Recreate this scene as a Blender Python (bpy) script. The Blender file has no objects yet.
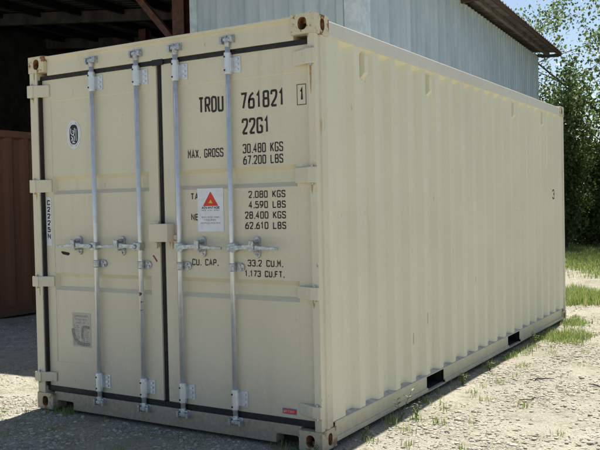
import bpy, bmesh, math, random
import numpy as np
from mathutils import Vector, Matrix
R = math.radians
rng = random.Random(11)
nr = np.random.default_rng(5)
SC = bpy.context.scene
COL = SC.collection

# ------------------------------------------------------------------ camera, light, exposure
cd = bpy.data.cameras.new('camera')
cam = bpy.data.objects.new('camera', cd)
COL.objects.link(cam)
yaw, pit, rol = 0.544279197, -0.0244061496, 0.0206787835
cy, sy, cp, sp, cr, sr = math.cos(yaw), math.sin(yaw), math.cos(pit), math.sin(pit), math.cos(rol), math.sin(rol)
Mz = Matrix(((cy, -sy, 0), (sy, cy, 0), (0, 0, 1)))
Mx = Matrix(((1, 0, 0), (0, cp, -sp), (0, sp, cp)))
My = Matrix(((cr, 0, sr), (0, 1, 0), (-sr, 0, cr)))
M = Mz @ Mx @ My
rt, fw, up = M.col[0], M.col[1], M.col[2]
mw = Matrix((rt, up, -fw)).transposed().to_4x4()
mw.translation = Vector((4.81334, -4.12884, 1.46574))
cam.matrix_world = mw
cd.sensor_fit = 'HORIZONTAL'; cd.sensor_width = 36.0
cd.lens = 813.278 / 600 * 36.0
cd.clip_start = 0.05; cd.clip_end = 2000
SC.camera = cam

SUN_EL, SUN_AZ = 62.0, -4.6            # azimuth clockwise from +Y
w = bpy.data.worlds.new('World'); SC.world = w; w.use_nodes = True
nt = w.node_tree; nt.nodes.clear()
sky = nt.nodes.new('ShaderNodeTexSky'); sky.sky_type = 'NISHITA'; sky.sun_disc = False
sky.sun_elevation = R(SUN_EL); sky.sun_rotation = R(SUN_AZ)
sky.air_density = 1.0; sky.dust_density = 0.9; sky.ozone_density = 1.0
bg = nt.nodes.new('ShaderNodeBackground'); bg.inputs['Strength'].default_value = 0.064
out = nt.nodes.new('ShaderNodeOutputWorld')
nt.links.new(sky.outputs[0], bg.inputs[0]); nt.links.new(bg.outputs[0], out.inputs[0])

sd = bpy.data.lights.new('sun', 'SUN'); sd.energy = 5.0; sd.angle = R(0.53); sd.color = (1.0, 0.965, 0.89)
sun = bpy.data.objects.new('sun', sd); COL.objects.link(sun)
S = Vector((math.sin(R(SUN_AZ)) * math.cos(R(SUN_EL)), math.cos(R(SUN_AZ)) * math.cos(R(SUN_EL)), math.sin(R(SUN_EL))))
sun.rotation_euler = S.to_track_quat('Z', 'Y').to_euler(); sun.location = (0, 0, 30)

vs = SC.view_settings
vs.view_transform = 'Standard'; vs.look = 'None'; vs.gamma = 1.0; vs.use_curve_mapping = False
vs.exposure = 1.03
SC.render.engine = 'CYCLES'
SC.cycles.max_bounces = 8; SC.cycles.diffuse_bounces = 5; SC.cycles.transparent_max_bounces = 8

# ------------------------------------------------------------------ material helpers
class NT:
    def __init__(s, name):
        s.m = bpy.data.materials.new(name); s.m.use_nodes = True
        s.t = s.m.node_tree; s.p = s.t.nodes['Principled BSDF']; s.o = s.t.nodes['Material Output']
        s.tc = None
    def n(s, typ, **kw):
        x = s.t.nodes.new(typ)
        for k, v in kw.items(): setattr(x, k, v)
        return x
    def l(s, a, b): s.t.links.new(a, b)
    def coord(s, scale=(1, 1, 1), loc=(0, 0, 0)):
        if s.tc is None: s.tc = s.n('ShaderNodeTexCoord')
        mp = s.n('ShaderNodeMapping'); mp.inputs['Scale'].default_value = scale; mp.inputs['Location'].default_value = loc
        s.l(s.tc.outputs['Object'], mp.inputs['Vector']); return mp.outputs['Vector']
    def noise(s, scale, detail=4, rough=.55, co=None, stretch=(1, 1, 1), loc=(0, 0, 0)):
        x = s.n('ShaderNodeTexNoise'); x.inputs['Scale'].default_value = scale
        x.inputs['Detail'].default_value = detail; x.inputs['Roughness'].default_value = rough
        s.l(co if co is not None else s.coord(stretch, loc), x.inputs['Vector']); return x.outputs['Fac']
    def ramp(s, fac, a, b, lo=0.0, hi=1.0):
        x = s.n('ShaderNodeMapRange'); x.interpolation_type = 'SMOOTHSTEP'
        x.inputs['From Min'].default_value = a; x.inputs['From Max'].default_value = b
        x.inputs['To Min'].default_value = lo; x.inputs['To Max'].default_value = hi
        s.l(fac, x.inputs['Value']); return x.outputs['Result']
    def math(s, op, a, b):
        x = s.n('ShaderNodeMath', operation=op)
        for i, q in enumerate((a, b)):
            if isinstance(q, (int, float)): x.inputs[i].default_value = q
            else: s.l(q, x.inputs[i])
        return x.outputs[0]
    def mix(s, fac, a, b):
        x = s.n('ShaderNodeMix', data_type='RGBA')
        if isinstance(fac, (int, float)): x.inputs[0].default_value = fac
        else: s.l(fac, x.inputs[0])
        for sock, q in ((x.inputs[6], a), (x.inputs[7], b)):
            if isinstance(q, tuple): sock.default_value = (*q, 1)
            else: s.l(q, sock)
        return x.outputs[2]
    def bump(s, h, strength=.3, dist=.01):
        b = s.n('ShaderNodeBump'); b.inputs['Strength'].default_value = strength; b.inputs['Distance'].default_value = dist
        s.l(h, b.inputs['Height']); s.l(b.outputs[0], s.p.inputs['Normal'])
    def color(s, c):
        if isinstance(c, tuple): s.p.inputs['Base Color'].default_value = (*c, 1)
        else: s.l(c, s.p.inputs['Base Color'])
    def rough(s, r):
        if isinstance(r, (int, float)): s.p.inputs['Roughness'].default_value = r
        else: s.l(r, s.p.inputs['Roughness'])
    def z(s):
        if s.tc is None: s.tc = s.n('ShaderNodeTexCoord')
        x = s.n('ShaderNodeSeparateXYZ'); s.l(s.tc.outputs['Object'], x.inputs[0]); return x.outputs

MATS = {}
def paint(name, base, rust=(.70, .78), rust_amt=1.0, dirt_top=.22, dirt=(.26, .22, .17), rough=.45, streak=True, dirt_amt=.75):
    k = NT(name)
    lo = k.noise(1.3, 3, .5); fine = k.noise(38, 3, .6)
    c = k.mix(k.ramp(lo, .3, .7), tuple(v * .96 for v in base), tuple(min(1, v * 1.03) for v in base))
    c = k.mix(k.ramp(fine, .35, .8, 0, .18), c, tuple(v * .82 for v in base))
    if streak:                                           # rain-washed grime runs
        st = k.noise(9, 4, .6, stretch=(1, 1, .09))
        c = k.mix(k.ramp(st, .56, .76, 0, .22), c, (base[0] * .72, base[1] * .66, base[2] * .58))
        scuff = k.noise(30, 5, .7, stretch=(1, 1, .35))
        c = k.mix(k.ramp(scuff, .675, .72, 0, .55), c, (.24, .19, .14))
    if rust_amt > 0:
        rn = k.noise(16, 6, .62, loc=(3, 1, 7)); rh = k.noise(60, 3, .6)
        rc = k.mix(rh, (.13, .045, .018), (.36, .17, .06))
        halo = k.ramp(rn, rust[0] - .06, rust[0] + .01, 0, .45 * rust_amt)
        c = k.mix(halo, c, (.58, .43, .20))
        c = k.mix(k.ramp(rn, rust[0], rust[1], 0, rust_amt), c, rc)
    if dirt_top > 0:                                     # mud splashed up from the ground
        zz = k.z()[2]
        dn = k.noise(14, 5, .65)
        h = k.ramp(k.math('ADD', zz, k.math('MULTIPLY', dn, -.18)), -.12, dirt_top, 1, 0)
        sp = k.ramp(k.noise(45, 4, .7), .35, .68, .68, 1)
        c = k.mix(k.math('MULTIPLY', k.math('MULTIPLY', h, sp), dirt_amt), c, dirt)
    k.color(c); k.rough(k.ramp(fine, .3, .8, rough, rough + .18))
    k.p.inputs['Specular IOR Level'].default_value = .3
    k.bump(k.math('ADD', k.noise(11, 4, .6), k.math('MULTIPLY', k.noise(2.4, 2, .5), 3.0)), .16, .012)
    MATS[name] = k.m; return k.m
def simple(name, base, var=.15, scale=12, rough=.6, metal=0, bump=.2, bdist=.004, dark=None):
    k = NT(name)
    f = k.noise(scale, 5, .6)
    d = dark or tuple(v * (1 - 2 * var) for v in base)
    k.color(k.mix(k.ramp(f, .3, .7), d, tuple(min(1, v * (1 + var)) for v in base)))
    k.rough(k.ramp(k.noise(scale * 2.3, 3), .3, .7, max(.05, rough - .1), min(1, rough + .1)))
    k.p.inputs['Metallic'].default_value = metal
    if bump: k.bump(k.noise(scale * 4, 4), bump, bdist)
    MATS[name] = k.m; return k.m

CREAM = (.70, .645, .488)
M_door = paint('cream_door_paint', CREAM, rust=(.80, .84), rust_amt=.5, dirt_top=.5, dirt_amt=.42)
M_side = paint('cream_side_paint', (.735, .705, .535), rust=(.79, .83), rust_amt=.6, dirt_top=.12, dirt_amt=.5)
M_frame = paint('cream_frame_paint', CREAM, rust=(.72, .77), rust_amt=.8, dirt_top=.30)
M_sill = paint('muddy_sill_paint', (.56, .51, .385), rust=(.72, .77), rust_amt=.8, dirt_top=.46, dirt=(.235, .195, .145), dirt_amt=.9)
M_rail = paint('chalky_rail_paint', (.66, .63, .54), rust=(.80, .84), rust_amt=.5, dirt_top=0)
M_low = paint('lower_rail_paint', (.61, .575, .42), rust=(.70, .76), rust_amt=.5, dirt_top=.10, dirt=(.30, .255, .19), dirt_amt=.7)
def post_paint():
    m = paint('rust_streaked_post_paint', CREAM, rust=(.70, .75), rust_amt=.8, dirt_top=.30)
    k = NT.__new__(NT); k.m = m; k.t = m.node_tree; k.p = k.t.nodes['Principled BSDF']; k.tc = None
    src = k.p.inputs['Base Color'].links[0].from_socket
    st = k.noise(34, 4, .6, stretch=(1, 1, .07), loc=(2, 5, 0)); gate = k.noise(2.6, 3, .6, loc=(1, 1, 4))
    f = k.math('MULTIPLY', k.ramp(st, .60, .72), k.ramp(gate, .46, .62))
    c = k.mix(k.math('MULTIPLY', f, .8), src, (.40, .22, .09))
    ch = k.noise(24, 4, .65, stretch=(1, 1, .3), loc=(7, 2, 3))
    c = k.mix(k.ramp(ch, .70, .73, 0, .85), c, (.12, .06, .035))
    k.color(c); return m
M_post = post_paint()
M_ledge = simple('grey_ledge', (.50, .475, .42), .12, 30, .8, dark=(.36, .335, .29))  # darker, greyer tone for the upward slants at the recess bottoms
M_cast = paint('rusty_casting_paint', (.66, .60, .42), rust=(.545, .59), rust_amt=1.0, dirt_top=.30)
M_rust = simple('rust', (.30, .15, .055), .35, 40, .85, dark=(.12, .05, .022))
M_galv = simple('galvanised_steel', (.72, .75, .77), .03, 18, .40, .55, 0, .001, dark=(.64, .67, .70))
M_galv2 = simple('worn_galvanised_steel', (.54, .57, .59), .1, 60, .42, .6, .25, .002, dark=(.34, .35, .35))
M_hand = simple('scuffed_zinc_handle', (.50, .545, .58), .12, 40, .38, .75, .1, .002, dark=(.30, .33, .36))
M_rubber = simple('black_rubber', (.012, .012, .013), .2, 20, .65)
def ink_mat():
    k = NT('worn_black_lettering'); a = k.noise(55, 5, .7); b = k.noise(5, 3, .6)
    c = k.mix(k.ramp(b, .35, .7), (.011, .010, .010), (.024, .022, .020))
    k.color(k.mix(k.ramp(a, .66, .74, 0, .75), c, (.40, .36, .28))); k.rough(.6); return k.m
M_ink = ink_mat()
M_white = simple('white_sticker', (.74, .77, .80), .04, 30, .4, bump=0)
M_red = simple('red_print', (.66, .03, .02), .06, 30, .4, bump=0)
M_yellow = simple('yellow_print', (.80, .55, .02), .04, 30, .4, bump=0)
M_blue = simple('blue_print', (.10, .27, .50), .08, 30, .4, bump=0)
M_fade = simple('faded_decal', (.52, .49, .41), .06, 45, .6, bump=0, dark=(.43, .41, .35))
M_fade2 = simple('faded_print', (.27, .255, .235), .2, 60, .6, bump=0)
M_redmark = simple('red_scrape', (.22, .03, .02), .2, 60, .6, bump=0)
M_blackhole = simple('scorched_scrape', (.02, .015, .012), .3, 60, .8, bump=0)
M_deep = simple('shade_dark_interior', (.012, .011, .010), .2, 8, .9, bump=0)  # near-black colour stands in for deep shade in pockets, holes and shed

def barn_blue():
    k = NT('weathered_blue_sheet')
    a = k.noise(2.2, 4, .6, stretch=(1, 1, .25)); b = k.noise(22, 5, .65, stretch=(1, 1, .35))
    c = k.mix(k.ramp(a, .3, .72), (.43, .52, .60), (.57, .655, .725))
    c = k.mix(k.ramp(b, .5, .8, 0, .45), c, (.66, .72, .75))
    c = k.mix(k.ramp(k.noise(13, 5, .7, stretch=(1, 1, .4), loc=(5, 2, 1)), .70, .76, 0, .85), c, (.20, .11, .06))
    k.color(c); k.rough(.6); k.bump(b, .1, .004); return k.m
M_blue_sheet = barn_blue()
M_trimblue = simple('pale_blue_trim', (.62, .70, .755), .08, 9, .55, dark=(.50, .585, .65))
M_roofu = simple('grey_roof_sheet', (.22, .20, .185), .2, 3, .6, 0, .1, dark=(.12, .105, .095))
M_roofin = simple('shade_dark_inner_sheet', (.065, .066, .060), .3, 2.5, .75, dark=(.03, .03, .027))  # the open bay's deep shade is put into this dark sheet colour
M_fascia = simple('rusty_brown_steel', (.10, .045, .03), .3, 18, .75, dark=(.05, .025, .018))
M_redpost = simple('red_oxide_steel', (.11, .040, .025), .25, 10, .7, dark=(.05, .022, .016))
M_redcont = paint('rust_red_container_paint', (.18, .074, .036), rust=(.70, .76), rust_amt=.35, dirt_top=.25, dirt=(.06, .05, .04), rough=.6)

def ground_mat():
    k = NT('pale_gravel_ground')
    a = k.noise(.9, 5, .6); b = k.noise(9, 5, .65); c2 = k.noise(75, 4, .7)
    v = k.n('ShaderNodeTexVoronoi'); v.inputs['Scale'].default_value = 48; k.l(k.coord(), v.inputs['Vector'])
    v2 = k.n('ShaderNodeTexVoronoi'); v2.inputs['Scale'].default_value = 130; k.l(k.coord(), v2.inputs['Vector'])
    c = k.mix(k.ramp(a, .3, .7), (.275, .249, .192), (.370, .340, .260))
    c = k.mix(k.ramp(b, .35, .75, 0, .55), c, (.225, .20, .155))
    c = k.mix(k.ramp(c2, .35, .75, 0, .7), c, (.44, .42, .36))
    c = k.mix(k.ramp(v.outputs['Distance'], .02, .34, .5, 0), c, (.47, .45, .395))
    c = k.mix(k.ramp(k.noise(34, 4, .7, loc=(9, 4, 0)), .60, .70, 0, .55), c, (.19, .165, .125))
    mo = k.noise(3.2, 5, .65, loc=(4, 9, 0)); mf = k.noise(26, 4, .65, loc=(1, 2, 0))
    c = k.mix(k.math('MULTIPLY', k.ramp(mo, .42, .62), k.ramp(mf, .40, .62, 0, .7)), c, (.165, .16, .095))
    # worn grass and moss tinting, in patches further back
    g = k.noise(.55, 4, .6, loc=(2.3, 7.7, 0))
    yy = k.ramp(k.z()[1], 9, 14.0, -.25, .14)
    c = k.mix(k.ramp(k.math('ADD', g, yy), .58, .68, 0, .75), c, (.115, .135, .045))
    c = k.mix(k.ramp(k.z()[1], 13.0, 19.0, 0, .85), c, (.09, .115, .04))
    k.color(c); k.rough(.95); k.p.inputs['Specular IOR Level'].default_value = .1
    h = k.math('ADD', k.math('MULTIPLY', c2, .5), k.math('ADD', k.math('MULTIPLY', v.outputs['Distance'], -.9), k.math('MULTIPLY', v2.outputs['Distance'], -.5)))
    k.bump(k.math('ADD', h, k.math('MULTIPLY', b, 1.2)), .75, .02)
    return k.m
M_ground = ground_mat()
def stone_mat():
    k = NT('limestone_chips')
    gi = k.n('ShaderNodeNewGeometry')
    c = k.mix(gi.outputs['Random Per Island'], (.25, .225, .175), (.49, .455, .375))
    c = k.mix(k.ramp(k.noise(60, 4), .4, .7, 0, .4), c, (.36, .33, .27))
    k.color(c); k.rough(.9); k.p.inputs['Specular IOR Level'].default_value = .15; return k.m
M_stone = stone_mat()
def leaf_mat(name, a, b, trans=.35, rough=.45, dry=False):
    k = NT(name)
    gi = k.n('ShaderNodeNewGeometry')
    c = k.mix(gi.outputs['Random Per Island'], a, b)
    c = k.mix(k.ramp(k.noise(1.1, 2), .35, .65, 0, .5), c, tuple(.5 * (x + y) * 1.15 for x, y in zip(a, b)))
    if dry: c = k.mix(k.ramp(gi.outputs['Random Per Island'], .84, .88), c, (.38, .33, .17))
    k.color(c); k.rough(rough)
    tr = k.n('ShaderNodeBsdfTranslucent'); k.l(c, tr.inputs['Color'])
    ms = k.n('ShaderNodeMixShader'); ms.inputs[0].default_value = trans
    k.l(k.p.outputs[0], ms.inputs[1]); k.l(tr.outputs[0], ms.inputs[2]); k.l(ms.outputs[0], k.o.inputs['Surface'])
    return k.m
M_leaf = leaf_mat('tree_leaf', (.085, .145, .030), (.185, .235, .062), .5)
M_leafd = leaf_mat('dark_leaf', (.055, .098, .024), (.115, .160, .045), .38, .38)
M_grass = leaf_mat('grass_blade', (.13, .215, .04), (.32, .38, .11), .4, .6, True)
M_weed = leaf_mat('weed_leaf', (.09, .15, .03), (.20, .25, .07), .4, .5)
M_bark = simple('bark', (.085, .068, .05), .3, 22, .9, bump=.6, bdist=.02, dark=(.035, .028, .022))
M_stick = simple('dead_stick', (.13, .105, .08), .3, 30, .9, dark=(.05, .042, .034))

# ------------------------------------------------------------------ mesh helpers
class MB:
    def __init__(s): s.v = []; s.f = []; s.m = []
    def quad(s, a, b, c, d, m=0):
        i = len(s.v); s.v += [tuple(a), tuple(b), tuple(c), tuple(d)]; s.f.append((i, i + 1, i + 2, i + 3)); s.m.append(m)
    def poly(s, pts, m=0):
        i = len(s.v); s.v += [tuple(p) for p in pts]; s.f.append(tuple(range(i, i + len(pts)))); s.m.append(m)
    def box(s, x0, x1, y0, y1, z0, z1, m=0):
        i = len(s.v)
        s.v += [(x0, y0, z0), (x1, y0, z0), (x1, y1, z0), (x0, y1, z0), (x0, y0, z1), (x1, y0, z1), (x1, y1, z1), (x0, y1, z1)]
        for q in ((0, 3, 2, 1), (4, 5, 6, 7), (0, 1, 5, 4), (1, 2, 6, 5), (2, 3, 7, 6), (3, 0, 4, 7)):
            s.f.append(tuple(i + j for j in q)); s.m.append(m)
    def prism(s, poly, fn, a0, a1, m=0):
        """poly 2-D points, fn(u, v, a) -> xyz"""
        n = len(poly); i = len(s.v)
        s.v += [tuple(fn(u, v, a0)) for u, v in poly] + [tuple(fn(u, v, a1)) for u, v in poly]
        s.f.append(tuple(range(i + n - 1, i - 1, -1))); s.f.append(tuple(range(i + n, i + 2 * n))); s.m += [m, m]
        for k in range(n):
            l = (k + 1) % n; s.f.append((i + k, i + l, i + n + l, i + n + k)); s.m.append(m)
    def tube(s, pts, r, n=12, m=0, cap=True):
        pts = [Vector(p) for p in pts]
        rs = r if isinstance(r, (list, tuple)) else [r] * len(pts)
        i0 = len(s.v); ref = None
        for k, p in enumerate(pts):
            d = (pts[min(k + 1, len(pts) - 1)] - pts[max(k - 1, 0)]).normalized()
            if ref is None:
                ref = Vector((1, 0, 0)) if abs(d.x) < .9 else Vector((0, 1, 0))
            a = (ref - d * ref.dot(d)).normalized(); b = d.cross(a); ref = a
            for j in range(n):
                t = 2 * math.pi * j / n
                s.v.append(tuple(p + (a * math.cos(t) + b * math.sin(t)) * rs[k]))
        for k in range(len(pts) - 1):
            for j in range(n):
                l = (j + 1) % n
                s.f.append((i0 + k * n + j, i0 + k * n + l, i0 + (k + 1) * n + l, i0 + (k + 1) * n + j)); s.m.append(m)
        if cap:
            s.f.append(tuple(i0 + j for j in range(n - 1, -1, -1))); s.m.append(m)
            e = i0 + (len(pts) - 1) * n; s.f.append(tuple(e + j for j in range(n))); s.m.append(m)
    def hole_face(s, fn, u0, u1, v0, v1, hc, hr, depth, m=0, mi=1, md=2, power=2.6):
        """rectangle with an oval hole; fn(u, v, inward)"""
        cu, cv = hc; ru, rv = hr
        ang = sorted([2 * math.pi * k / 28 for k in range(28)] + [math.atan2(b - cv, a - cu) % (2 * math.pi) for a in (u0, u1) for b in (v0, v1)])
        O = []; I = []
        for t in ang:
            c, q = math.cos(t), math.sin(t)
            k = min([x for x in (((u1 - cu) / c if c > 1e-9 else 1e9), ((u0 - cu) / c if c < -1e-9 else 1e9), ((v1 - cv) / q if q > 1e-9 else 1e9), ((v0 - cv) / q if q < -1e-9 else 1e9))])
            O.append((cu + c * k, cv + q * k))
            e = (abs(c / ru) ** power + abs(q / rv) ** power) ** (-1 / power)
            I.append((cu + c * e, cv + q * e))
        n = len(ang)
        for k in range(n):
            l = (k + 1) % n
            s.quad(fn(*O[k], 0), fn(*O[l], 0), fn(*I[l], 0), fn(*I[k], 0), m)
            s.quad(fn(*I[k], 0), fn(*I[l], 0), fn(*I[l], .028), fn(*I[k], .028), mi)
            a = tuple(cu + (I[k][0] - cu) * 1.25 for _ in (0,))[0]
            s.quad(fn(*I[k], .028), fn(*I[l], .028), fn(*I[l], depth), fn(*I[k], depth), mi)
        s.poly([fn(*p, depth) for p in I], md)
    def build(s, name, mats, parent=None, bevel=0, smooth=False, seg=2, merge=False, fixn=True):
        me = bpy.data.meshes.new(name)
        bm = bmesh.new()
        vv = [bm.verts.new(p) for p in s.v]
        for f, m in zip(s.f, s.m):
            try:
                q = bm.faces.new([vv[i] for i in f]); q.material_index = m; q.smooth = smooth
            except ValueError: pass
        if merge: bmesh.ops.remove_doubles(bm, verts=bm.verts, dist=1e-5)
        if fixn: bmesh.ops.recalc_face_normals(bm, faces=bm.faces)
        if bevel:
            es = [e for e in bm.edges if len(e.link_faces) == 2 and e.calc_face_angle(0) > .5]
            bmesh.ops.bevel(bm, geom=es, offset=bevel, segments=seg, affect='EDGES', clamp_overlap=True, profile=.6)
        bm.to_mesh(me); bm.free()
        return link(name, me, mats, parent)
def link(name, me, mats, parent=None):
    for m in (mats if isinstance(mats, (list, tuple)) else [mats]): me.materials.append(m)
    o = bpy.data.objects.new(name, me); COL.objects.link(o)
    if parent: o.parent = parent
    return o
def tag(o, label=None, cat=None, group=None, kind=None):
    for k, v in (('label', label), ('category', cat), ('group', group), ('kind', kind)):
        if v: o[k] = v
    return o
def thing(name, label, cat, loc=(0, 0, 0), rz=0, group=None):
    o = bpy.data.objects.new(name, None); o.empty_display_size = .3; COL.objects.link(o)
    o.location = loc; o.rotation_euler = (0, 0, rz); return tag(o, label, cat, group)
def np_mesh(name, verts, faces, mats, parent=None, smooth=False):
    """verts (N,3), faces (F,k) arrays"""
    me = bpy.data.meshes.new(name); k = faces.shape[1]
    me.vertices.add(len(verts)); me.vertices.foreach_set('co', verts.astype(np.float32).ravel())
    me.loops.add(faces.size); me.loops.foreach_set('vertex_index', faces.astype(np.int32).ravel())
    me.polygons.add(len(faces)); me.polygons.foreach_set('loop_start', np.arange(0, faces.size, k, dtype=np.int32))
    me.polygons.foreach_set('loop_total', np.full(len(faces), k, dtype=np.int32))
    if smooth: me.polygons.foreach_set('use_smooth', np.ones(len(faces), dtype=bool))
    me.update(calc_edges=True); me.validate()
    return link(name, me, mats, parent)

# ------------------------------------------------------------------ ground
def gh(x, y):
    """ground height, metres"""
    h = .012 * np.sin(x * 1.7 + .6) * np.sin(y * 1.3 + 1.1) + .008 * np.sin(x * 4.1 + y * 2.3) + .006 * np.sin(y * 6.3 - x * 3.1)
    h = h + .004 * np.sin(x * 21 + 2 * np.sin(y * 9)) * np.sin(y * 18 + 2 * np.sin(x * 11)) + .003 * np.sin(x * 37 + y * 29 + 3 * np.sin(y * 13 - x * 7))
    d = np.maximum(np.maximum(-x, x - 2.438), np.maximum(-y, y - 6.058))          # distance from the container
    t = np.clip(d / .7, 0, 1)
    far = np.clip((np.hypot(x - 2, y - 2) - 9) / 25, 0, 1)
    return h * (t * .9 + .1) - .012 + .10 * far * np.sin(x * .21 + 1) * np.sin(y * .17)
def axis_pts(c0, c1, step, far):
    core = np.arange(c0, c1, step); o = step; a = []; p = c1
    while p < far: a.append(p); o *= 1.25; p += o
    b = []; p = c0 - step; o = step
    while p > -far: b.append(p); o *= 1.25; p -= o
    return np.array(b[::-1] + list(core) + a + [far])
gx = axis_pts(-5, 7, .04, 500); gy = axis_pts(-2, 10, .04, 500)
X, Y = np.meshgrid(gx, gy)
V = np.stack([X, Y, gh(X, Y)], -1).reshape(-1, 3)
nx = len(gx); ii, jj = np.meshgrid(np.arange(len(gy) - 1), np.arange(nx - 1), indexing='ij')
b0 = (ii * nx + jj).ravel()
tag(np_mesh('ground', V, np.stack([b0, b0 + 1, b0 + nx + 1, b0 + nx], 1), [M_ground], smooth=True), kind='structure')

# ------------------------------------------------------------------ stroke lettering
GL = {
 'T': [([(0, 1), (1, 1)], 0), ([(.5, 1), (.5, 0)], 0)],
 'R': [([(0, 0), (0, 1)], 0), ([(0, 1), (.55, 1), (1, .97), (1, .5), (.55, .48), (0, .48)], 1), ([(.5, .48), (1, 0)], 0)],
 'D': [([(0, 0), (0, 1)], 0), ([(0, 1), (.5, 1), (1, .95), (1, .5), (1, .05), (.5, 0), (0, 0)], 1)],
 'U': [([(0, 1), (0, .3), (0, 0), (.5, 0), (1, 0), (1, .3), (1, 1)], 1)],
 '7': [([(0, 1), (1, 1), (.72, .55), (.38, 0)], 0)],
 '6': [([(.92, 1), (.3, .82), (0, .5), (0, .2), (0, 0), (.5, 0), (1, 0), (1, .3), (1, .58), (.5, .58), (.05, .55), (0, .35)], 1)],
 '1': [([(.12, .78), (.55, 1), (.55, 0)], 0)],
 '8': [([(.5, .53), (.04, .53), (.04, .78), (.04, 1), (.5, 1), (.96, 1), (.96, .78), (.96, .53), (.5, .53)], 1), ([(.5, .53), (0, .53), (0, .27), (0, 0), (.5, 0), (1, 0), (1, .27), (1, .53), (.5, .53)], 1)],
 '2': [([(0, .76), (0, 1), (.5, 1), (1, 1), (1, .72), (.85, .5), (.3, .22), (0, 0)], 1), ([(0, 0), (1, 0)], 0)],
 'G': [([(1, .78), (1, 1), (.5, 1), (0, 1), (0, .7), (0, .3), (0, 0), (.5, 0), (1, 0), (1, .3), (1, .46)], 1), ([(1, .46), (.55, .46)], 0)],
 'M': [([(0, 0), (0, 1), (.5, .4), (1, 1), (1, 0)], 0)],
 'A': [([(0, 0), (.5, 1), (1, 0)], 0), ([(.18, .32), (.82, .32)], 0)],
 'X': [([(0, 0), (1, 1)], 0), ([(0, 1), (1, 0)], 0)],
 'O': [([(.5, 1), (0, 1), (0, .7), (0, .3), (0, 0), (.5, 0), (1, 0), (1, .3), (1, .7), (1, 1), (.5, 1)], 1)],
 'S': [([(1, .78), (1, 1), (.5, 1), (0, 1), (0, .76), (0, .56), (.5, .5), (1, .44), (1, .24), (1, 0), (.5, 0), (0, 0), (0, .22)], 1)],
 'K': [([(0, 0), (0, 1)], 0), ([(1, 1), (.05, .42)], 0), ([(.32, .56), (1, 0)], 0)],
 'L': [([(0, 1), (0, 0), (1, 0)], 0)],
 'B': [([(0, 0), (0, 1)], 0), ([(0, 1), (.55, 1), (.95, .98), (.95, .54), (.55, .52), (0, .52)], 1), ([(0, .52), (.55, .52), (1, .5), (1, .02), (.55, 0), (0, 0)], 1)],
 'N': [([(0, 0), (0, 1), (1, 0), (1, 1)], 0)],
 'E': [([(1, 1), (0, 1), (0, 0), (1, 0)], 0), ([(0, .52), (.8, .52)], 0)],
 'C': [([(1, .76), (1, 1), (.5, 1), (0, 1), (0, .7), (0, .3), (0, 0), (.5, 0), (1, 0), (1, .24)], 1)],
 'F': [([(1, 1), (0, 1), (0, 0)], 0), ([(0, .52), (.8, .52)], 0)],
 'P': [([(0, 0), (0, 1)], 0), ([(0, 1), (.55, 1), (1, .97), (1, .48), (.55, .46), (0, .46)], 1)],
 'V': [([(0, 1), (.5, 0), (1, 1)], 0)],
 'I': [([(.5, 1), (.5, 0)], 0)],
 '3': [([(0, .8), (0, 1), (.5, 1), (1, 1), (1, .78), (1, .54), (.45, .53)], 1), ([(.45, .53), (1, .52), (1, .27), (1, 0), (.5, 0), (0, 0), (0, .2)], 1)],
 '4': [([(.7, 0), (.7, 1), (0, .3), (1, .3)], 0)],
 '0': [([(.5, 1), (0, 1), (0, .7), (0, .3), (0, 0), (.5, 0), (1, 0), (1, .3), (1, .7), (1, 1), (.5, 1)], 1)],
 '5': [([(.95, 1), (.08, 1), (.02, .54)], 0), ([(.02, .54), (.4, .6), (1, .6), (1, .3), (1, 0), (.5, 0), (0, 0), (0, .18)], 1)],
 '9': [([(.08, 0), (.7, .18), (1, .5), (1, .8), (1, 1), (.5, 1), (0, 1), (0, .7), (0, .42), (.5, .42), (.95, .45), (1, .65)], 1)],
}
def chaikin(p, it=2):
    for _ in range(it):
        q = [p[0]]
        for a, b in zip(p[:-1], p[1:]):
            q += [(.75 * a[0] + .25 * b[0], .75 * a[1] + .25 * b[1]), (.25 * a[0] + .75 * b[0], .25 * a[1] + .75 * b[1])]
        p = q + [p[-1]]
    return p
def ribbon(mb, pts, t, fn, m=0):
    P = [Vector(p) for p in pts]
    q = [P[0]]
    for p in P[1:]:
        if (p - q[-1]).length > 1e-6: q.append(p)
    P = q; L = []; Rr = []
    closed = (P[0] - P[-1]).length < 1e-5
    for k, p in enumerate(P):
        if closed and k in (0, len(P) - 1): d0 = (P[-1] - P[-2]).normalized(); d1 = (P[1] - P[0]).normalized()
        else:
            d0 = (p - P[k - 1]).normalized() if k else (P[1] - P[0]).normalized()
            d1 = (P[k + 1] - p).normalized() if k < len(P) - 1 else d0
        n0 = Vector((-d0.y, d0.x)); n1 = Vector((-d1.y, d1.x)); nn = (n0 + n1)
        nn = nn.normalized() if nn.length > 1e-4 else n0
        k2 = t / 2 / max(.42, nn.dot(n0))
        e = Vector((0, 0))
        L.append(p + nn * k2); Rr.append(p - nn * k2)
    for k in range(len(P) - 1):
        mb.quad(fn(*L[k]), fn(*L[k + 1]), fn(*Rr[k + 1]), fn(*Rr[k]), m)
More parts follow.
